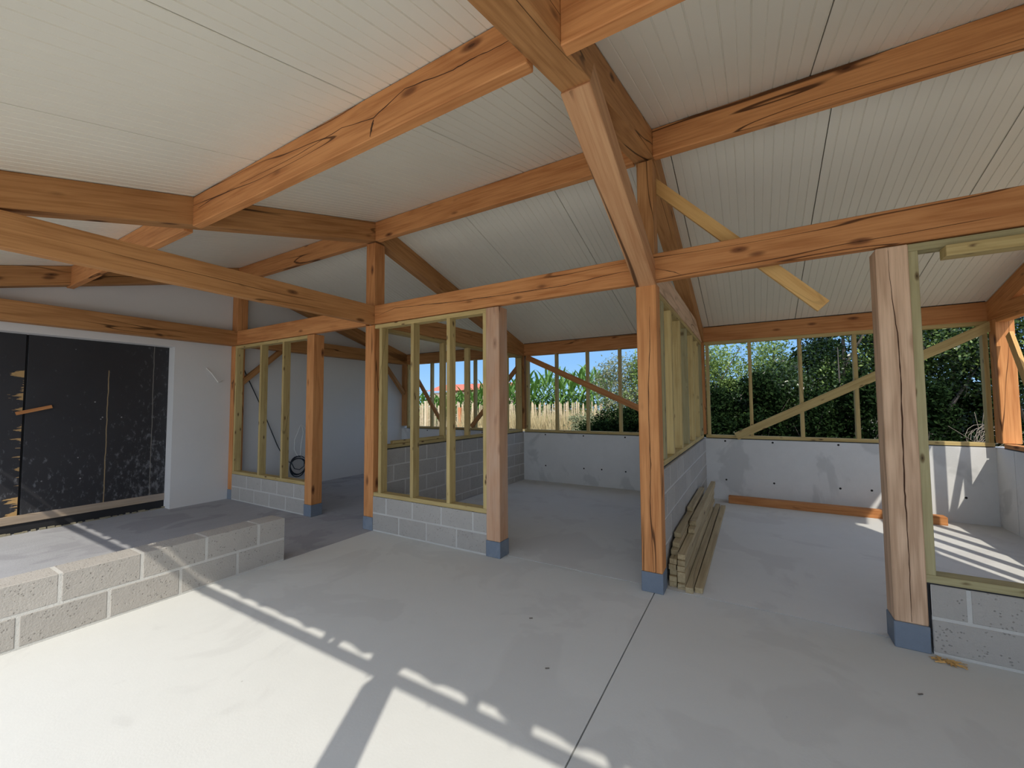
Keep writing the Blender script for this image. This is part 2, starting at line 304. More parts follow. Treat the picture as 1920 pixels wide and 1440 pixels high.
# ================================================================== BLOCKWORK
_bk={}
def block_mesh(l,w,h):
    k=(round(l,3),round(w,3),round(h,3))
    if k not in _bk:
        bm=bmesh.new(); boxbm(bm,(-l/2,-w/2,-h/2),(l/2,w/2,h/2),.004); me=mesh(bm); me.materials.append(BLOCK); _bk[k]=me
    return _bk[k]
def block_wall(label,axis,a0,a1,c0,c1,ztop,courses,name='block_wall',step=.376,ch=.183,phase=(0,.5),zbot=0,ragged=0):
    """courses of blocks along 'x' or 'y' from a0 to a1; c0..c1 thickness; phase = joint position per parity"""
    t=thing(name,label,'wall',((a0+a1)/2,(c0+c1)/2,0) if axis=='x' else ((c0+c1)/2,(a0+a1)/2,0))
    j=.014; ins=.0025
    if axis=='x': wbox('mortar',(a0,c0+ins,zbot),(a1,c1-ins,ztop-.002),MORT,t)
    else: wbox('mortar',(c0+ins,a0,zbot),(c1-ins,a1,ztop-.002),MORT,t)
    for r in range(courses):
        z1=ztop-(courses-1-r)*ch; z0=max(z1-ch+j,zbot+.003)
        if z1-z0<.03: continue
        p=phase[r%2]; k=math.floor((a0-p)/step); xs=[a0]
        while p+(k+1)*step<a1-.03:
            k+=1
            if p+k*step>a0+.03: xs.append(p+k*step)
        xs.append(a1)
        for u,v in zip(xs,xs[1:]):
            s=u+(j/2 if u>a0 else 0); e_=v-(j/2 if v<a1 else 0)
            me=block_mesh(e_-s,c1-c0,z1-z0); ob=link('concrete_block',me,None,t)
            jit=random.uniform(-.0015,.0015)
            if axis=='x': ob.location=Vector(((s+e_)/2,(c0+c1)/2+jit,(z0+z1)/2))-t.location
            else: ob.location=Vector(((c0+c1)/2+jit,(s+e_)/2,(z0+z1)/2))-t.location; ob.rotation_euler=(0,0,math.pi/2)
    return t
block_wall('low two-course concrete block kerb wall edging the dark floor in front of the black doors','y',-1.55,2.11,-3.765,-3.567,.366,2,phase=(1.734,1.892))
block_wall('low concrete block plinth between the two left posts, next to the white wall','x',-6.55,-4.79,3.075,3.21,.366,2,phase=(-5.572,-5.394))
block_wall('low concrete block plinth under the studs in the centre, left of the pinkish post','x',-3.567,-2.083,3.075,3.21,.366,2,phase=(-2.803,-2.614))
t6=block_wall('low concrete block plinth at the right edge, beside the pale cracked post','x',.80,2.27,3.075,3.21,.366,2,phase=(1.14,.944))
wbox('packing_strip',(.786,3.09,.1),(.80,3.2,.366),DPC_GAP,t6)
block_wall('waist-high block partition left of the middle stall, seen behind the studs','y',3.215,6.5,-3.70,-3.58,.845,5,phase=(3.567,3.755),step=.37,ch=.189)
block_wall('waist-high grey block partition behind the lumber stack','y',3.215,6.5,-.71,-.59,.845,5,phase=(3.546,3.36),step=.37,ch=.189)
# ================================================================== TIMBER FRAME
YF,YB_=3.07,3.215; ZB,ZT=2.238,2.452
def post(x0,x1,y0,y1,z1,mat,label,base=True,z0=0,front=None):
    t=thing('timber_post',label,'post',((x0+x1)/2,(y0+y1)/2,z0))
    if base:
        wbox('stone_base',(x0-.004,y0-.004,z0),(x1+.004,y1+.004,z0+.14),STONE,t,.004); z0+=.14
    bx('shaft',x0,x1,y0,y1,z0,z1,mat,t,.005); return t
post(-6.648,-6.55,YF,YB_,ZB,DOUG,'orange timber post on a blue stone base where the white wall meets the stalls')
post(-4.79,-4.65,YF,YB_,ZB,DOUG,'orange timber post on a blue stone base right of the left stud panel')
post(-3.71,-3.567,YF,YB_,ZB,DOUG,'orange timber post under the long tie beam, left of the centre stud panel')
post(-2.083,-1.94,YF,YB_,ZB,PINKW,'pinkish weathered timber post at the right end of the centre stud panel')
post(-.724,-.58,YF,YB_,ZB,DOUG,'cracked orange timber post under the steep brace, beside the lumber stack')
post(.645,.785,YF,YB_,ZB,GREYW,'thick pale sawn timber post with a long crack, nearest on the right')
post(2.27,2.415,YF,YB_,ZB,DOUG,'orange timber post closing the right end of the stall front')
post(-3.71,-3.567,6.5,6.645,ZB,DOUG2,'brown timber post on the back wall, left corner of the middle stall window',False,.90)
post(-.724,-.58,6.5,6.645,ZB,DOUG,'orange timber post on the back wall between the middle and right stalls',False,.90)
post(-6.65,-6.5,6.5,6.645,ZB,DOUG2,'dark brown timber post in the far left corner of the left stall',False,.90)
post(2.272,2.415,6.355,6.5,ZB,DOUG,'sunlit timber post in the far right corner of the right stall',False,.90)
post(-.665,-.545,-.46,-.34,2.26,DOUG,'timber post under the front eave, out of sight behind the camera',True)
def single(name,label,cat,*a,**k):
    o=bx(name,*a,**k); return tag(o,label,cat)
# row beam on the posts
single('row_beam','timber beam over the left stall front, from the white wall to the tie beam','beam',-6.49,-3.712,YF,YF+.06,ZB+.008,ZT,DOUG)
single('row_beam','cracked orange beam above the centre stud panel and pinkish post','beam',-3.566,-.655,YF,YF+.06,ZB+.008,ZT,DOUG)
single('row_beam','long orange beam above the right stall, resting on the pale cracked post','beam',-.653,2.27,YF,YF+.06,ZB+.008,ZT,DOUG)
# tie beams
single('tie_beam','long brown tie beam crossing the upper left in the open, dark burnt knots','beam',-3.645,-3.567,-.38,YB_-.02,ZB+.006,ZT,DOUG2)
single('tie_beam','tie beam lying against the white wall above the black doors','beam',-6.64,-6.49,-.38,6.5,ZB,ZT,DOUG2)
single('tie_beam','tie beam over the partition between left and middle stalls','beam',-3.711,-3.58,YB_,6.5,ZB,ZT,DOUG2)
single('tie_beam','pale tie beam over the stud partition behind the cracked orange post','beam',-.715,-.60,YB_,6.5,ZB,ZT,GREYW)
single('tie_beam','tie beam along the right gable above the open studs','beam',2.27,2.335,-.38,6.5,ZB,2.37,DOUG)
# back plates
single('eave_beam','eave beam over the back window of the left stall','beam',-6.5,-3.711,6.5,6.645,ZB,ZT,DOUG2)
single('eave_beam','eave beam over the back window of the middle stall','beam',-3.709,-.725,6.5,6.645,ZB,ZT,DOUG)
single('eave_beam','eave beam over the back window of the right stall','beam',-.723,2.415,6.5,6.645,ZB,ZT,DOUG)
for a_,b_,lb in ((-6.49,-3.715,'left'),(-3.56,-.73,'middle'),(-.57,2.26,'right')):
    o=wbox('shadow_gap_strip',(a_,6.492,ZT),(b_,6.60,zr(6.5)-.001+.004),DPC_GAP); tag(o,f'thin black strip painting the shadow gap above the eave beam of the {lb} stall','strip')  # stands in for the shaded gap between beam and ceiling
# ridge and purlins
for nm,yy,lab in (('ridge_purlin',YF,'ridge purlin'),('purlin',1.36,'purlin half way up the near slope')):
    top=zr(yy)-.002; zb={'purlin':2.698,'ridge_purlin':3.188}[nm]; th={'purlin':.06,'ridge_purlin':.07}[nm]
    for (a,b_),wh in zip(((-6.64,-3.711),(-3.567,-.724),(-.58,2.27)),('far left, over the black doors','middle, between the two trusses','right, running out of the picture')):
        single(nm,f'orange {lab}, {wh} bay','beam',a,b_,yy,yy+th,zb,top,DOUG)
# rafters
def rafter(x0,x1,y0,y1,label,mat):
    dep=.205; a=math.atan(.277 if y1<3.3 else .287)
    n=Vector((0,math.sin(a),-math.cos(a))) if y1<3.3 else Vector((0,-math.sin(a),-math.cos(a)))
    c=n*(dep/2+.003); cx=(x0+x1)/2
    o=beam('rafter',Vector((cx,y0,zr(y0)))+c,Vector((cx,y1,zr(y1)))+c,x1-x0,dep,mat,None,(1,0,0)); tag(o,label,'rafter')
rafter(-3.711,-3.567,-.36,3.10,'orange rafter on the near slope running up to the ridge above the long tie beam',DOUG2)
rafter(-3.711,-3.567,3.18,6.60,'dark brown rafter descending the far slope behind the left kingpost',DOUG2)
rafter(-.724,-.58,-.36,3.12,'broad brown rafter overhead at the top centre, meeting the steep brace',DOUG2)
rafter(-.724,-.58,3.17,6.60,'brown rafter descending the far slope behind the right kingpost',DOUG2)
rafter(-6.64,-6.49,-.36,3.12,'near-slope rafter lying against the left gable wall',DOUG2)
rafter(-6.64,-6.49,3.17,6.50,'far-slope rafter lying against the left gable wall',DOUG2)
rafter(2.27,2.335,-.36,3.12,'near-slope rafter of the right gable',DOUG)
rafter(2.27,2.335,3.17,6.60,'far-slope rafter of the right gable, top right of the right stall',DOUG)
# kingposts
for x0,x1,lab,mt in ((-3.711,-3.567,'orange kingpost standing on the beam at the end of the long tie beam',DOUG),(-.70,-.585,'slim kingpost beside the steep brace at the right truss',DOUG2),(-6.64,-6.49,'kingpost against the left gable wall above the row beam',DOUG),(2.27,2.335,'kingpost in the open right gable',DOUG)):
    single('kingpost',lab,'post',x0,x1,YF+.002,YB_-.002,ZT,3.17,mt)
# steep brace at the right truss
o=beam('steep_brace',(-.652,1.72,2.86),(-.652,3.14,2.275),.144,.155,BRACEW,None,(1,0,0)); tag(o,'steep pinkish brace from the rafter down to the cracked orange post','brace')
# temporary plank
o=beam('plank_brace',(-.64,3.236,3.09),(.415,3.236,1.965),.03,.085,YEL,None,(0,1,0)); tag(o,'bright yellow pine plank nailed diagonally from the kingpost behind the beam','plank')
# knee braces at left wall
o=beam('knee_brace',(-6.565,3.16,1.68),(-6.565,3.80,2.27),.07,.075,DOUG2); tag(o,'short dark knee brace beside the left wall near the stall front','brace')
o=beam('knee_brace',(-6.565,5.86,2.27),(-6.565,6.48,1.60),.07,.075,DOUG2); tag(o,'short dark knee brace by the far left corner post','brace')
# diagonal planks in the back windows
for p,q_,w,mt,lab in (((-6.35,6.475,2.16),(-5.42,6.475,.90),.08,DOUG2,'brown diagonal plank falling to the right in the left stall window'),
                   ((-4.74,6.475,.92),(-3.62,6.475,2.10),.08,DOUG2,'brown diagonal plank rising to the right in the left stall window'),
                   ((-3.50,6.48,2.20),(-.75,6.48,.92),.095,DOUG,'long brown diagonal plank falling across the middle stall window'),
                   ((-.20,6.475,.885),(2.29,6.475,2.18),.105,STUD,'pale plank rising diagonally across the right stall window')):
    o=beam('diagonal_plank',p,q_,.03,w,mt,None,(0,1,0)); tag(o,lab,'plank')
o=beam('diagonal_plank',(2.33,6.24,2.05),(2.33,5.66,.92),.03,.09,YEL,None,(1,0,0)); tag(o,'sunlit plank slanting across the open right side by the corner post','plank')
# ---------------- stud frames
def frame(label,axis,a0,a1,c0,c1,zs,zt,studs,mat,w=.042,top=True,sill=True,dpc=True,over=()):
    t=thing('stud_frame',label,'stud frame',((a0+a1)/2,(c0+c1)/2,zs) if axis=='x' else ((c0+c1)/2,(a0+a1)/2,zs))
    def B(nm,u0,u1,z0,z1,m=mat,cc0=c0,cc1=c1):
        if axis=='x': return bx(nm,u0,u1,cc0,cc1,z0,z1,m,t,.002)
        return bx(nm,cc0,cc1,u0,u1,z0,z1,m,t,.002)
    if dpc: B('bitumen_strip',a0,a1,zs-.006,zs+.001,DPC_GAP)
    if sill: B('sill_plate',a0,a1,zs,zs+.042)
    if top: B('top_plate',a0,a1,zt-.042,zt)
    for s in studs:
        if isinstance(s,tuple): x,mm=s
        else: x,mm=s,mat
        B('stud',x-w/2,x+w/2,zs+.042,zt-(.042 if top else 0),mm,c0+.002,c1-.002)
    return t
frame('yellowish stud frame over the low plinth beside the white wall','x',-6.55,-4.79,3.08,3.175,.368,ZB,(-6.529,-5.865,-5.325),STUD,dpc=True)
frame('yellowish stud frame in the centre, left of the pinkish post','x',-3.567,-2.083,3.08,3.175,.368,ZB,(-3.478,-3.01,-2.533,-2.104),STUD)
t=frame('greenish stud frame at the right edge beside the pale cracked post','x',.785,2.27,3.08,3.175,.372,ZB,(.806,1.39,1.83,2.25),STUDO)
bx('packing_board',.93,2.27,3.05,3.14,2.135,2.195,STUD,t,.002)
k=.565
frame('stud frame of the left stall back window','x',-6.5,-3.71,6.505,6.59,.855,ZB,(-6.47,-5.81,-5.25,-4.69,-4.13,-3.735),STUD,top=False)
frame('stud frame of the middle stall back window','x',-3.567,-.724,6.505,6.59,.855,ZB,(-3.51,-2.937,-2.37,-1.822,-1.26,-.75),STUD,top=False)
frame('stud frame of the right stall back window','x',-.58,2.27,6.505,6.59,.855,ZB,(-.54,-.007,.565,1.127,1.70,2.245),STUD)
frame('stud partition frame on the block wall between left and middle stalls','y',3.22,6.5,-3.69,-3.60,.855,ZB,(3.26,3.80,4.32,4.88,5.44,6.0,6.46),STUD)
frame('closely spaced stud partition frame behind the cracked orange post','y',3.22,6.5,-.70,-.61,.855,ZB,((3.26,STUD),(3.52,STUDO),(3.92,STUD),(4.45,STUD),(4.95,STUDO),(5.5,STUD),(6.05,STUD),(6.46,STUDO)),STUD,w=.07)
frame('open stud frame of the right side wall, sunlit','y',3.22,6.35,2.28,2.37,.855,ZB,(3.6,4.1,4.6,5.09,5.58),DOUG)
tag(bx('shadow_stud',2.37,2.42,5.83,5.87,.85,2.2,DOUG),'slim unseen upright added outside the right side frame to cast a shadow band','stud')  # out of view, added to drop a dark band on the back wall
# boards lying on the sill of the left partition
o=bx('loose_batten',-3.66,-3.61,3.40,4.5,.898,.935,STUD); tag(o,'short loose batten lying on the left partition sill','batten')
# ---------------- front eave (above and behind the camera)
rail=thing('eave_rail','slim rail under the front roof edge with screw tips','rail',(-2.1,-.38,2.25))
bx('rail',-6.64,2.42,-.40,-.355,2.262,2.32,DOUG,rail)
bms=bmesh.new(); bmesh.ops.create_cone(bms,cap_ends=True,segments=6,radius1=.001,radius2=.006,depth=.04); sm=mesh(bms); sm.materials.append(STEEL)
for x in (-4.9,-4.6,-2.43,-2.02,-1.75,-1.70,-1.56,-.70,-.3,.13,.4):
    s_=link('screw',sm,None,rail); s_.location=Vector((x,-.392,2.245))-rail.location
# ================================================================== ROOF
ce=bpy.data.objects.new('ceiling',None); COL.objects.link(ce); ce.location=(0,0,0); ce['kind']='structure'
def panel_mesh(y0,y1,w):
    """sandwich panel: ribbed liner below, trapezoid sheet on top; x across, follows roof plane"""
    nr=16; st=w/nr; prof=[]
    for i in range(nr):
        x=i*st
        if i%2==0: prof+= [(x,0),(x+st-.0095,0),(x+st-.0065,.0055),(x+st-.0035,.0055)]
        else: prof+= [(x,0),(x+st-.007,0),(x+st-.005,.003),(x+st-.003,.003)]
    prof.append((w,0)); top=[]
    for i in range(4):
        x=w-i*w/4; top+=[(x,.09),(x-.09,.09),(x-.11,.12),(x-.15,.12),(x-.17,.09)]
    top.append((0,.09)); ring=prof+top
    bm=bmesh.new(); A=[bm.verts.new((x,y0,zr(y0)+z)) for x,z in ring]; B=[bm.verts.new((x,y1,zr(y1)+z)) for x,z in ring]
    n=len(ring)
    for i in range(n): bm.faces.new((A[i],B[i],B[(i+1)%n],A[(i+1)%n]))
    fa=bm.faces.new(A); fb=bm.faces.new(B[::-1]); bmesh.ops.triangulate(bm,faces=[fa,fb])
    bmesh.ops.recalc_face_normals(bm,faces=bm.faces)
    me=mesh(bm); me.materials.append(CEIL); return me
pw=1.028
for y0,y1,xj in ((-.41,3.1425,.38),(3.1425,6.8,.528)):
    me=panel_mesh(y0,y1,pw-.006)
    k0=math.ceil((-6.66-xj)/pw)-1 if y0<0 else math.ceil((-6.66-xj)/pw)-1; k=k0
    while xj+k*pw<2.2:
        o=link('roof_panel',me,None,ce); o.location=(xj+k*pw+.003,0,0); k+=1
wbox('ridge_cap',(-6.9,2.95,3.47),(2.5,3.33,3.56),CEIL,ce)
# dark sheet added above the joints so no sky shows between panels
bm=bmesh.new()
for y0,y1 in ((-.40,3.1425),(3.1425,6.8)):
    a=[(-6.9,y0,zr(y0)+.02),(2.43,y0,zr(y0)+.02),(2.43,y1,zr(y1)+.02),(-6.9,y1,zr(y1)+.02)]
    lo=[bm.verts.new(v) for v in a]; hi=[bm.verts.new((v[0],v[1],v[2]+.03)) for v in a]
    bm.faces.new(lo[::-1]);bm.faces.new(hi)
    for i in range(4): bm.faces.new((lo[i],lo[(i+1)%4],hi[(i+1)%4],hi[i]))
bmesh.ops.recalc_face_normals(bm,faces=bm.faces)
ins=link('joint_backing',mesh(bm),DPC_GAP,ce)
# wavy eave trim at the front edge
bm=bmesh.new(); n=900; x0,x1=-6.66,2.43; T=[];
blocks=(-4.62,-3.64,-1.02,-.62,-.06,.6,1.3)
for i in range(n+1):
    x=x0+(x1-x0)*i/n; z=2.452+.017*math.sin(x*25)+.008*math.sin(x*11+1)-.004*math.sin(x*61)
    wv=mnoise.noise(Vector((x*3.1,0,0)))
    if wv>.33 and x>-4.7: z-= .05
    for b_ in blocks:
        if abs(x-b_)<.03: z=2.36
    if abs(x+.64)<.09: z=2.31
    T.append([bm.verts.new((x,y,zz)) for y,zz in ((-.425,z),(-.41,z),(-.41,2.56),(-.425,2.56))])
for a,b_ in zip(T,T[1:]):
    for k in range(4): bm.faces.new((a[k],a[(k+1)%4],b_[(k+1)%4],b_[k]))
bmesh.ops.recalc_face_normals(bm,faces=bm.faces)
link('eave_trim',mesh(bm),CEIL,ce)
# ================================================================== LOOSE TIMBER
o=bx('floor_timber',-.31,1.80,6.27,6.39,.0,.09,DOUG); tag(o,'long orange timber lying on the floor along the back wall of the right stall','beam')
rows=[ # x0, z-tier, y0, y1
 (-.565,0,3.24,5.7),(-.508,0,3.22,5.8),(-.452,0,3.19,6.0),(-.392,0,3.22,5.95),
 (-.568,1,3.24,5.6),(-.510,1,3.25,5.6),
 (-.566,2,3.27,5.9),(-.508,2,3.24,5.9),
 (-.570,3,3.26,5.5),(-.511,3,3.25,5.95),
 (-.567,4,3.27,5.2),(-.509,4,3.26,6.0),
 (-.572,5,3.36,5.4),(-.512,5,3.28,6.0),
 (-.566,6,3.42,4.3),(-.509,6,3.85,6.1),
 (-.572,7,3.55,4.35),(-.511,7,3.95,6.1),
 (-.570,8,4.30,5.4)]
words=['lowest','second','third','fourth','fifth','sixth','seventh','eighth','top']
for x0,tr,y0,y1 in rows:
    xx={-.56:'against the block wall',-.57:'against the block wall',-.51:'outer',-.50:'outer'}.get(round(x0-.0001,2),'outer')
    side='against the block wall' if x0<-.54 else ('in the outer column' if x0<-.48 else ('on the floor, second from the right' if x0<-.42 else 'on the floor, rightmost'))
    h=.037; z=tr*(h+.0015); dx=random.uniform(-.002,.002)
    o=beam('batten',(x0+dx+.026,y0,z+h/2+.0005),(x0+dx+.026+random.uniform(-.004,.01),y1,z+h/2+.0005),.052,h,LUMB,None,(1,0,0),.0015)
    lab=f'greenish-brown batten of the lumber stack, {side}' if tr==0 and x0>-.48 else f'greenish-brown batten of the lumber stack, {words[tr]} layer {side}'
    tag(o,lab,'batten','battens stacked behind the cracked orange post')
# ================================================================== CABLES
pts=[(-6.61,3.10,2.2),(-6.62,3.282,1.808),(-6.62,3.52,1.30),(-6.62,3.768,.714),(-6.62,3.90,.46),(-6.60,4.0,.40)]
cb=thing('cable_coil','coil of black cable with white tails hanging on the left stall wall','cable',(-6.58,4.1,.2))
tube('lead',pts,.007,CABLE,cb)
cp=[]
for i in range(76):
    a=i/76*math.pi*2*3.2; r=.135+.015*math.sin(a*.37)+.008*math.sin(a*1.7)
    cp.append((-6.60+.012*math.sin(a*.6),4.11+r*math.cos(a)*1.0,.34+r*1.12*math.sin(a)))
tube('loop',cp,.009,CABLE,cb)
tube('loop',[(-6.58,3.99,.40),(-6.57,4.03,.31),(-6.57,4.12,.28),(-6.57,4.2,.33),(-6.57,4.2,.42)],.007,CABLE,cb)
tube('white_tail',[(-6.645,4.17,1.02),(-6.62,4.12,.93),(-6.61,4.05,.78),(-6.6,4.04,.62),(-6.59,4.1,.5)],.005,WIRE,cb)
tube('white_tail',[(-6.645,4.19,1.02),(-6.61,4.2,.9),(-6.6,4.16,.7),(-6.59,4.14,.5),(-6.58,4.22,.44),(-6.58,4.3,.42)],.005,WIRE,cb)
tube('white_tail',[(-6.645,4.21,1.01),(-6.62,4.28,.93),(-6.62,4.30,.86)],.005,WIRE,cb)
# drying cracks: dark slits along the timbers
def crack(host,pts,w,y,name='drying_crack',mat=None):
    bm=bmesh.new(); n=len(pts); up_,dn_=[],[]
    P_=[Vector((p[0],y-.0012,p[2])) for p in pts]; fine=[]
    for a,b in zip(P_,P_[1:]):
        for k in range(5): fine.append(a.lerp(b,k/5)+Vector((random.uniform(-.002,.002),0,random.uniform(-.002,.002))))
    fine.append(P_[-1]); m=len(fine)
    d=(P_[-1]-P_[0]).normalized(); nn=Vector((-d.z,0,d.x))
    for i,p in enumerate(fine):
        ww=w*(.25+.75*math.sin(math.pi*i/(m-1)))*random.uniform(.6,1.3)/2
        up_.append(bm.verts.new(p+nn*ww)); dn_.append(bm.verts.new(p-nn*ww))
    bk=[bm.verts.new(v.co+Vector((0,.001,0))) for v in up_]; bk2=[bm.verts.new(v.co+Vector((0,.001,0))) for v in dn_]
    for i in range(m-1):
        bm.faces.new((up_[i],up_[i+1],dn_[i+1],dn_[i])); bm.faces.new((bk[i],bk2[i],bk2[i+1],bk[i+1]))
    bmesh.ops.recalc_face_normals(bm,faces=bm.faces)
    o=link(name,mesh(bm),mat or CRK); o.parent=host; bpy.context.view_layer.update(); o.matrix_parent_inverse=host.matrix_world.inverted()
CRACKS=[('thick pale',[(.698,3.07,2.217),(.705,3.07,1.937),(.724,3.07,1.691),(.726,3.07,1.45),(.721,3.07,1.212),(.716,3.07,.975),(.716,3.07,.829),(.718,3.07,.597),(.717,3.07,.367),(.716,3.07,.15)],.006,3.07),
('cracked orange timber post',[(-.626,3.07,2.062),(-.63,3.07,1.806),(-.647,3.07,1.493),(-.65,3.07,1.181),(-.645,3.07,.912),(-.655,3.07,.644),(-.649,3.07,.418),(-.64,3.07,.15)],.005,3.07),
('cracked orange beam',[(-3.482,3.07,2.341),(-3.254,3.07,2.383),(-2.874,3.07,2.368),(-2.395,3.07,2.342),(-1.856,3.07,2.331),(-1.291,3.07,2.325),(-.976,3.07,2.348),(-.721,3.07,2.358)],.006,3.07),
('long orange beam above',[(-.597,3.07,2.344),(-.458,3.07,2.295),(-.40,3.07,2.26)],.004,3.07),
('orange purlin half way up the near slope, middle',[(-2.893,1.36,2.829),(-2.237,1.36,2.816),(-1.853,1.36,2.838),(-1.603,1.36,2.80),(-1.382,1.36,2.863),(-1.091,1.36,2.828),(-.975,1.36,2.832),(-.867,1.36,2.824),(-.745,1.36,2.829)],.004,1.36),
('orange purlin half way up the near slope, middle',[(-3.481,1.36,2.815),(-3.256,1.36,2.828),(-2.962,1.36,2.822)],.005,1.36),
('orange purlin half way up the near slope, middle',[(-1.625,1.36,2.71),(-1.613,1.36,2.76),(-1.60,1.36,2.79)],.014,1.36)]
CRK=plain('crack_shadow',(.07,.03,.015),.9)
BY={o.get('label'):o for o in S.objects if o.get('label')}
for lab,pts,w,y in CRACKS:
    h_=[o for l_,o in BY.items() if l_.startswith(lab)][0]; crack(h_,pts,w,y)
# wood shavings by the pale post
bm=bmesh.new()
for i in range(60):
    x=.84+random.gauss(0,.03); y=3.02+random.gauss(-.01,.012); a=random.uniform(0,3.14); l=random.uniform(.008,.03)
    v=[bm.verts.new((x+s*l*math.cos(a)-w_*.003*math.sin(a),y+s*l*math.sin(a)+w_*.003*math.cos(a),.002+random.uniform(0,.008))) for s,w_ in ((-1,-1),(1,-1),(1,1),(-1,1))]
    bm.faces.new(v)
o=link('wood_shavings',mesh(bm),YEL); tag(o,'scatter of orange wood shavings on the floor by the pale post base','shavings',kind='stuff')
for i,(x,y,lab) in enumerate(((-1.25,2.32,'dark fleck of leaf on the floor in the shade'),(.62,2.62,'small dark twig on the floor at the lower right'),(-.95,1.93,'tiny dark chip on the shaded floor near the bright strip'))):
    o=beam('floor_chip',(x,y,.004),(x+.018,y+.012,.004),.004,.004,BARK); tag(o,lab,'debris')
# ================================================================== OUTSIDE: fence, maize, trees
fence=thing('paling_fence','split chestnut paling fence in front of the maize field','fence',(-8,12,-.06))
bmp=bmesh.new(); boxbm(bmp,(-.02,-.009,0),(.02,.009,1.40)); 
tp=[bmp.verts.new((0,0,1.47))]
tops=[v for v in bmp.verts if abs(v.co.z-1.40)<1e-4]
tf=[f for f in bmp.faces if all(abs(v.co.z-1.40)<1e-4 for v in f.verts)][0]; vv=list(tf.verts); bmp.faces.remove(tf)
for i in range(4): bmp.faces.new((vv[i],vv[(i+1)%4],tp[0]))
pm_=mesh(bmp); pm_.materials.append(PALE)
for i in range(112):
    o=link('paling',pm_,None,fence); o.location=(-4.6+i*.083+random.uniform(-.02,.02),random.uniform(-.02,.02),random.uniform(-.03,.02)); o.rotation_euler=(random.uniform(-.02,.02),random.uniform(-.035,.035),random.uniform(-.4,.4)); s_=random.uniform(.75,1.3); o.scale=(s_,1,random.uniform(.97,1.03))
for z in (.35,.8,1.2): tube('fence_wire',[(-12.7,12.0,z),(-8,12.01,z-.01),(-3.2,12.0,z)],.004,STEEL,fence,4)
for x,mt in ((-9.25,ORPOST),(-10.9,PALE),(-8.55,PALE),(-6.4,PALE)):
    bx('fence_post',x-.05,x+.05,11.88,11.97,-.06,1.25 if mt is ORPOST else 1.5,mt,fence)
# dry weeds in front of the fence
def blades(n,xr,yr,hr,z0=-.06,w=.012):
    v=[];f=[]
    for i in range(n):
        x=rng.uniform(*xr);y=rng.uniform(*yr);h=rng.uniform(*hr);a=rng.uniform(0,6.28);lx,ly=rng.normal(0,.15,2)
        k=len(v); ca,sa=math.cos(a)*w,math.sin(a)*w
        v+=[(x-ca,y-sa,z0),(x+ca,y+sa,z0),(x+lx*.5+ca*.7,y+ly*.5+sa*.7,z0+h*.6),(x+lx*.5-ca*.7,y+ly*.5-sa*.7,z0+h*.6),(x+lx,y+ly,z0+h)]
        f+=[(k,k+1,k+2,k+3),(k+3,k+2,k+4)]
    me=bpy.data.meshes.new('b'); me.from_pydata(v,[],f); return me
o=link('dry_weeds',blades(5000,(-9,-3.6),(11.5,11.95),(.4,1.35)),DRYG); tag(o,'dry straw-coloured weeds growing against the paling fence','weeds',kind='stuff')
o=link('grass_verge',blades(9000,(-12,6),(7.2,11.8),(.08,.4)),LEAFB); tag(o,'rough grass between the stalls and the fence','grass',kind='stuff')
# maize
def maize(seed,h):
    r=random.Random(seed); v=[];f=[]
    for j in range(18):
        z=h*(.12+.82*j/17); a=j*math.pi+r.uniform(-1.3,1.3); L=r.uniform(.55,.9)*(1 if j<14 else .7); up_=r.uniform(.55,1.1)+(.5 if j>13 else 0); w=r.uniform(.045,.065)
        k=len(v); dx,dy=math.cos(a),math.sin(a)
        for s in range(7):
            t_=s/6; rr=L*t_*.85; zz=z+L*(up_*t_-1.15*t_*t_*(1 if j<14 else .45)); ww=w*(math.sin(math.pi*min(1,t_*.85+.15))**.6)*(1-t_)**.35 if s<6 else .001
            v+=[(dx*rr-dy*ww,dy*rr+dx*ww,zz+.25*ww),(dx*rr,dy*rr,zz-.15*ww),(dx*rr+dy*ww,dy*rr-dx*ww,zz+.25*ww)]
        for s in range(6):
            b0=k+s*3; f+=[(b0,b0+1,b0+4,b0+3),(b0+1,b0+2,b0+5,b0+4)]
    me=bpy.data.meshes.new('maize'); me.from_pydata(v,[],f); me.materials.append(CORN); return me
mz=[maize(s,2.0) for s in range(6)]
bst=bmesh.new(); bmesh.ops.create_cone(bst,cap_ends=True,segments=6,radius1=.014,radius2=.006,depth=2.0); bmesh.ops.translate(bst,verts=bst.verts,vec=(0,0,1.0)); stm=mesh(bst); stm.materials.append(STALK)
for r_,y in enumerate((12.7,13.3,14.0)):
    n=44 if r_<2 else 34
    for i in range(n):
        x=-12.9+(8.6 if r_<2 else 9)*i/n+random.uniform(-.08,.08)
        sc=(.82+.30*max(0,min(1,(x+10.5)/4.5)))*random.uniform(.94,1.08)*(1.0+.03*r_)
        t=thing('maize_plant','tall green maize plant behind the paling fence','plant',(x,y+random.uniform(-.15,.15),-.06),'maize plants in the field')
        t.rotation_euler=(0,0,random.uniform(0,6.28)); t.scale=(1,1,sc)
        a=link('foliage',mz[(i*5+r_)%6],None,t); a['kind']='stuff'; link('stalk',stm,None,t)
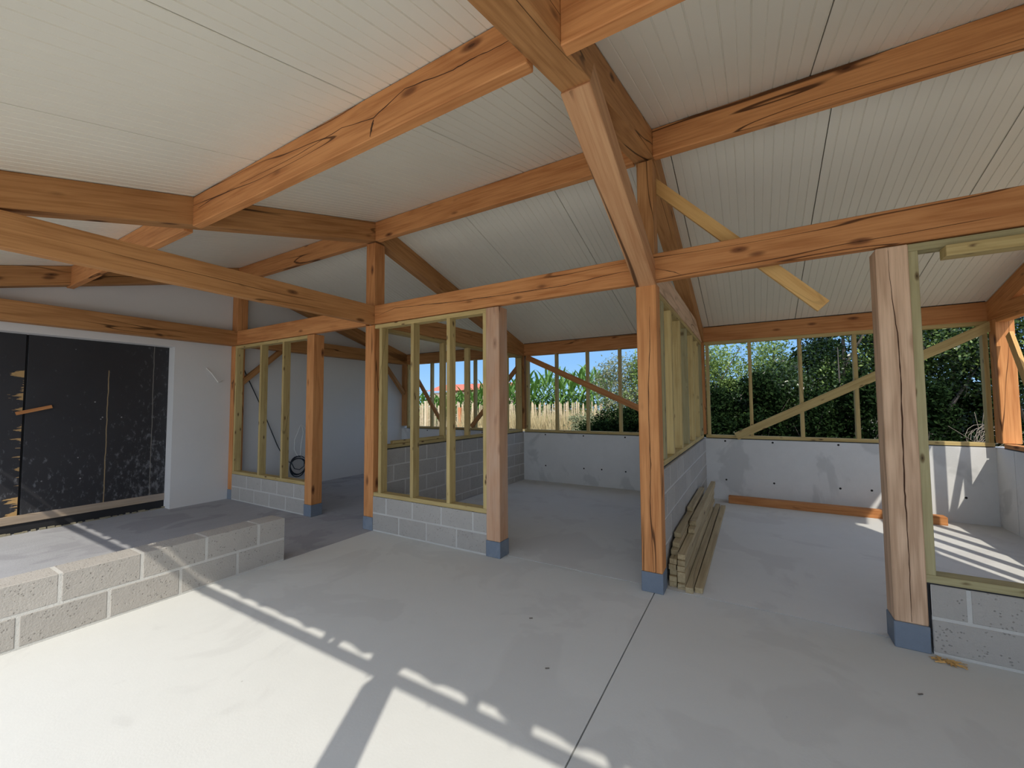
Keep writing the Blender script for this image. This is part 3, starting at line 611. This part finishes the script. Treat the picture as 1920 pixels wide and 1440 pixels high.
# far farmhouse with red roof
fh=thing('farm_building','long distant farm building with a red roof beyond the maize','building',(-43,60,-.06))
wbox('wall',(-52,58,-.06),(-36,66,3.6),BRICKW,fh)
bm=bmesh.new()
P_=[(57.5,3.9),(62,5.25),(66.5,3.9),(62,5.1)]
a=[bm.verts.new((-52.5,y,z)) for y,z in P_]; b_=[bm.verts.new((-35.5,y,z)) for y,z in P_]
bm.faces.new(a);bm.faces.new(b_[::-1])
for i in range(4): bm.faces.new((a[i],a[(i+1)%4],b_[(i+1)%4],b_[i]))
bmesh.ops.recalc_face_normals(bm,faces=bm.faces); r_=link('roof',mesh(bm),REDROOF); setparent(r_,fh)
# trees: clouds of small leaves on trunk and limbs
def leaf_cloud(blobs,n,size,seed):
    g=np.random.default_rng(seed); bl=np.array(blobs,float); wts=np.prod(bl[:,3:6],axis=1); wts/=wts.sum()
    idx=g.choice(len(bl),n,p=wts); d=g.normal(size=(n,3)); d/=np.linalg.norm(d,axis=1)[:,None]
    rad=g.uniform(.25,1,n)**.45; P=bl[idx,:3]+d*rad[:,None]*bl[idx,3:6]
    P+=g.normal(0,.05,(n,3))
    nrm=g.normal(size=(n,3))+np.array([0,-.2,.6]); nrm/=np.linalg.norm(nrm,axis=1)[:,None]
    a=np.cross(nrm,g.normal(size=(n,3))); a/=np.linalg.norm(a,axis=1)[:,None]; b=np.cross(nrm,a)
    s=size*g.uniform(.6,1.35,n)[:,None]
    V=np.stack([P-a*s,P-b*s*.5+nrm*s*.12,P+a*s,P+b*s*.5+nrm*s*.12],1).reshape(-1,3)
    V[:,2]=np.maximum(V[:,2],-.04)
    me=bpy.data.meshes.new('leaves'); me.vertices.add(4*n); me.vertices.foreach_set('co',V.ravel())
    me.loops.add(4*n); me.loops.foreach_set('vertex_index',np.arange(4*n)); me.polygons.add(n)
    me.polygons.foreach_set('loop_start',np.arange(n)*4); me.polygons.foreach_set('loop_total',np.full(n,4)); me.update(); return me
def tree(name,label,cat,x,y,h,rx,ry,n,size,mat,seed,trunk=.05,zlow=.3,group=None,mat2=None):
    r=random.Random(seed); t=thing(name,label,cat,(x,y,-.06),group)
    def TB(pts,rr):
        o=tube('trunk' if rr[0]==trunk else 'limb',[Vector(p) for p in pts],rr,BARK,None,6); o.parent=t
    TB([(0,0,-.05),(r.uniform(-.1,.1),r.uniform(-.1,.1),h*.4),(r.uniform(-.2,.2),0,h*.85)],[trunk,trunk*.75,trunk*.3])
    for k in range(5):
        a=r.uniform(0,6.28); z=h*r.uniform(.1,.5); l=rx*.8
        TB([(0,0,z),(l*.5*math.cos(a),ry*.5*math.sin(a),z+h*.18),(l*math.cos(a),ry*.85*math.sin(a),z+h*.38)],[trunk*.5,trunk*.35,trunk*.12])
    bl=[]
    for k in range(16):
        a=r.uniform(0,6.28); q_=r.uniform(0,.75); zz=r.uniform(zlow,h*.9); tap=1-.45*max(0,(zz/h-.5))
        bl.append((rx*q_*math.cos(a)*tap,ry*q_*math.sin(a)*tap,zz,rx*r.uniform(.28,.5),ry*r.uniform(.3,.5),h*r.uniform(.10,.17)))
    o=link('foliage',leaf_cloud(bl,n,size,seed),mat,t); o['kind']='stuff'
    if mat2:
        o=link('foliage',leaf_cloud([(b[0],b[1]-.05,b[2],b[3]*1.1,b[4]*1.1,b[5]*1.1) for b in bl[:8]],n//6,size,seed+99),mat2,t); o['kind']='stuff'
    return t
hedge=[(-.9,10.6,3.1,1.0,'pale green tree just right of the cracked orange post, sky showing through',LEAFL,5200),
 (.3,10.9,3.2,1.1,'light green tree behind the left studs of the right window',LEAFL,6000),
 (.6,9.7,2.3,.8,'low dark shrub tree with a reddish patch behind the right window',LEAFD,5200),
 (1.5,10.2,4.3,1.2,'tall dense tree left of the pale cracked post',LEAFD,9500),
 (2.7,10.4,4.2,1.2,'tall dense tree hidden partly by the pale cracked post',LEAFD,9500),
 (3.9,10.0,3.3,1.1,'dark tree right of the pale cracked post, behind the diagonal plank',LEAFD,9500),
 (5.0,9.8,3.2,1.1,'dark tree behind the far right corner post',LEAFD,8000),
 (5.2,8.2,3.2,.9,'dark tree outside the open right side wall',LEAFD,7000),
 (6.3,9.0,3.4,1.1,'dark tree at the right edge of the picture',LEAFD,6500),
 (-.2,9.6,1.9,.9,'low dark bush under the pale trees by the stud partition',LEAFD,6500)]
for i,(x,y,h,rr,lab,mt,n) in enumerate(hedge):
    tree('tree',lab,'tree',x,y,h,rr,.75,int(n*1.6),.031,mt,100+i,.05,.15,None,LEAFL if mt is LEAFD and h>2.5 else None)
# understorey backdrop behind the trees, shade painted into its dark leaves
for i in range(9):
    tree('understorey_shrub','dense undergrowth with shade-dark leaves behind the trees, '+['far left','second from the left','third from the left','left of centre','at the centre','right of centre','third from the right','second from the right','far right'][i]+' clump','shrub',-1.6+i*1.05,11.7+.2*(i%2),[1.9,2.0,2.3,2.9,3.2,3.0,2.8,2.6,2.8][i],.85,.5,6500,.065,LEAF_SHADE,300+i,.03,.05,'undergrowth')
tree('bush','grey-green bush with small leaves behind the right half of the middle window','bush',-2.75,9.6,2.5,1.15,.6,13000,.028,LEAFB,401,.03,.2,None,LEAFL)
tree('bush','tall airy green bush left of the cracked orange post','bush',-2.0,9.8,3.1,.75,.6,11000,.032,LEAFL,402,.03,.3)
tree('bush','low dark bush under the brown diagonal plank of the middle window','bush',-2.25,8.3,1.32,1.0,.4,16000,.03,LEAF_SHADE,403,.02,.02)
tree('bush','small pale bush at the foot of the paling fence','bush',-3.7,9.8,1.15,.5,.4,3500,.03,LEAFB,404,.02,.05)
for i in range(5):  # added row whose dark leaves paint the shaded hedge foot
    tree('understorey_shrub','low shrub with shade-dark leaves close behind the right stall window, '+['first from the stud partition','second from the stud partition','in the middle','left of the pale cracked post','behind the pale cracked post'][i],'shrub',-.55+i*.72,8.95+.15*(i%2),[1.75,1.9,1.65,1.85,1.7][i],.55,.35,9000,.035,LEAF_SHADE,500+i,.02,.02)
# tangle of dead twigs outside
bm_t=thing('twig_tangle','ball of pale dead twigs outside the right window','twigs',(2.95,8.6,-.06))
for k in range(26):
    a=random.uniform(0,6.28); c_=Vector((random.uniform(-.12,.12),random.uniform(-.1,.1),.75+random.uniform(-.1,.2))); p=[]
    for s in range(7): p.append(c_+Vector((.20*math.cos(a+s*.5),.12*math.sin(a*1.7+s*.6),.16*math.sin(a+s*.55))))
    o=tube('twig',p,.0028,TWIG,None,4); o.parent=bm_t
for k in range(7):
    p=[Vector((random.uniform(-.1,.1),0,.0)),Vector((random.uniform(-.3,.3),0,.5)),Vector((random.uniform(-.5,.9),random.uniform(-.2,.2),random.uniform(.8,1.4)))]
    o=tube('twig',p,.0028,TWIG,None,4); o.parent=bm_t
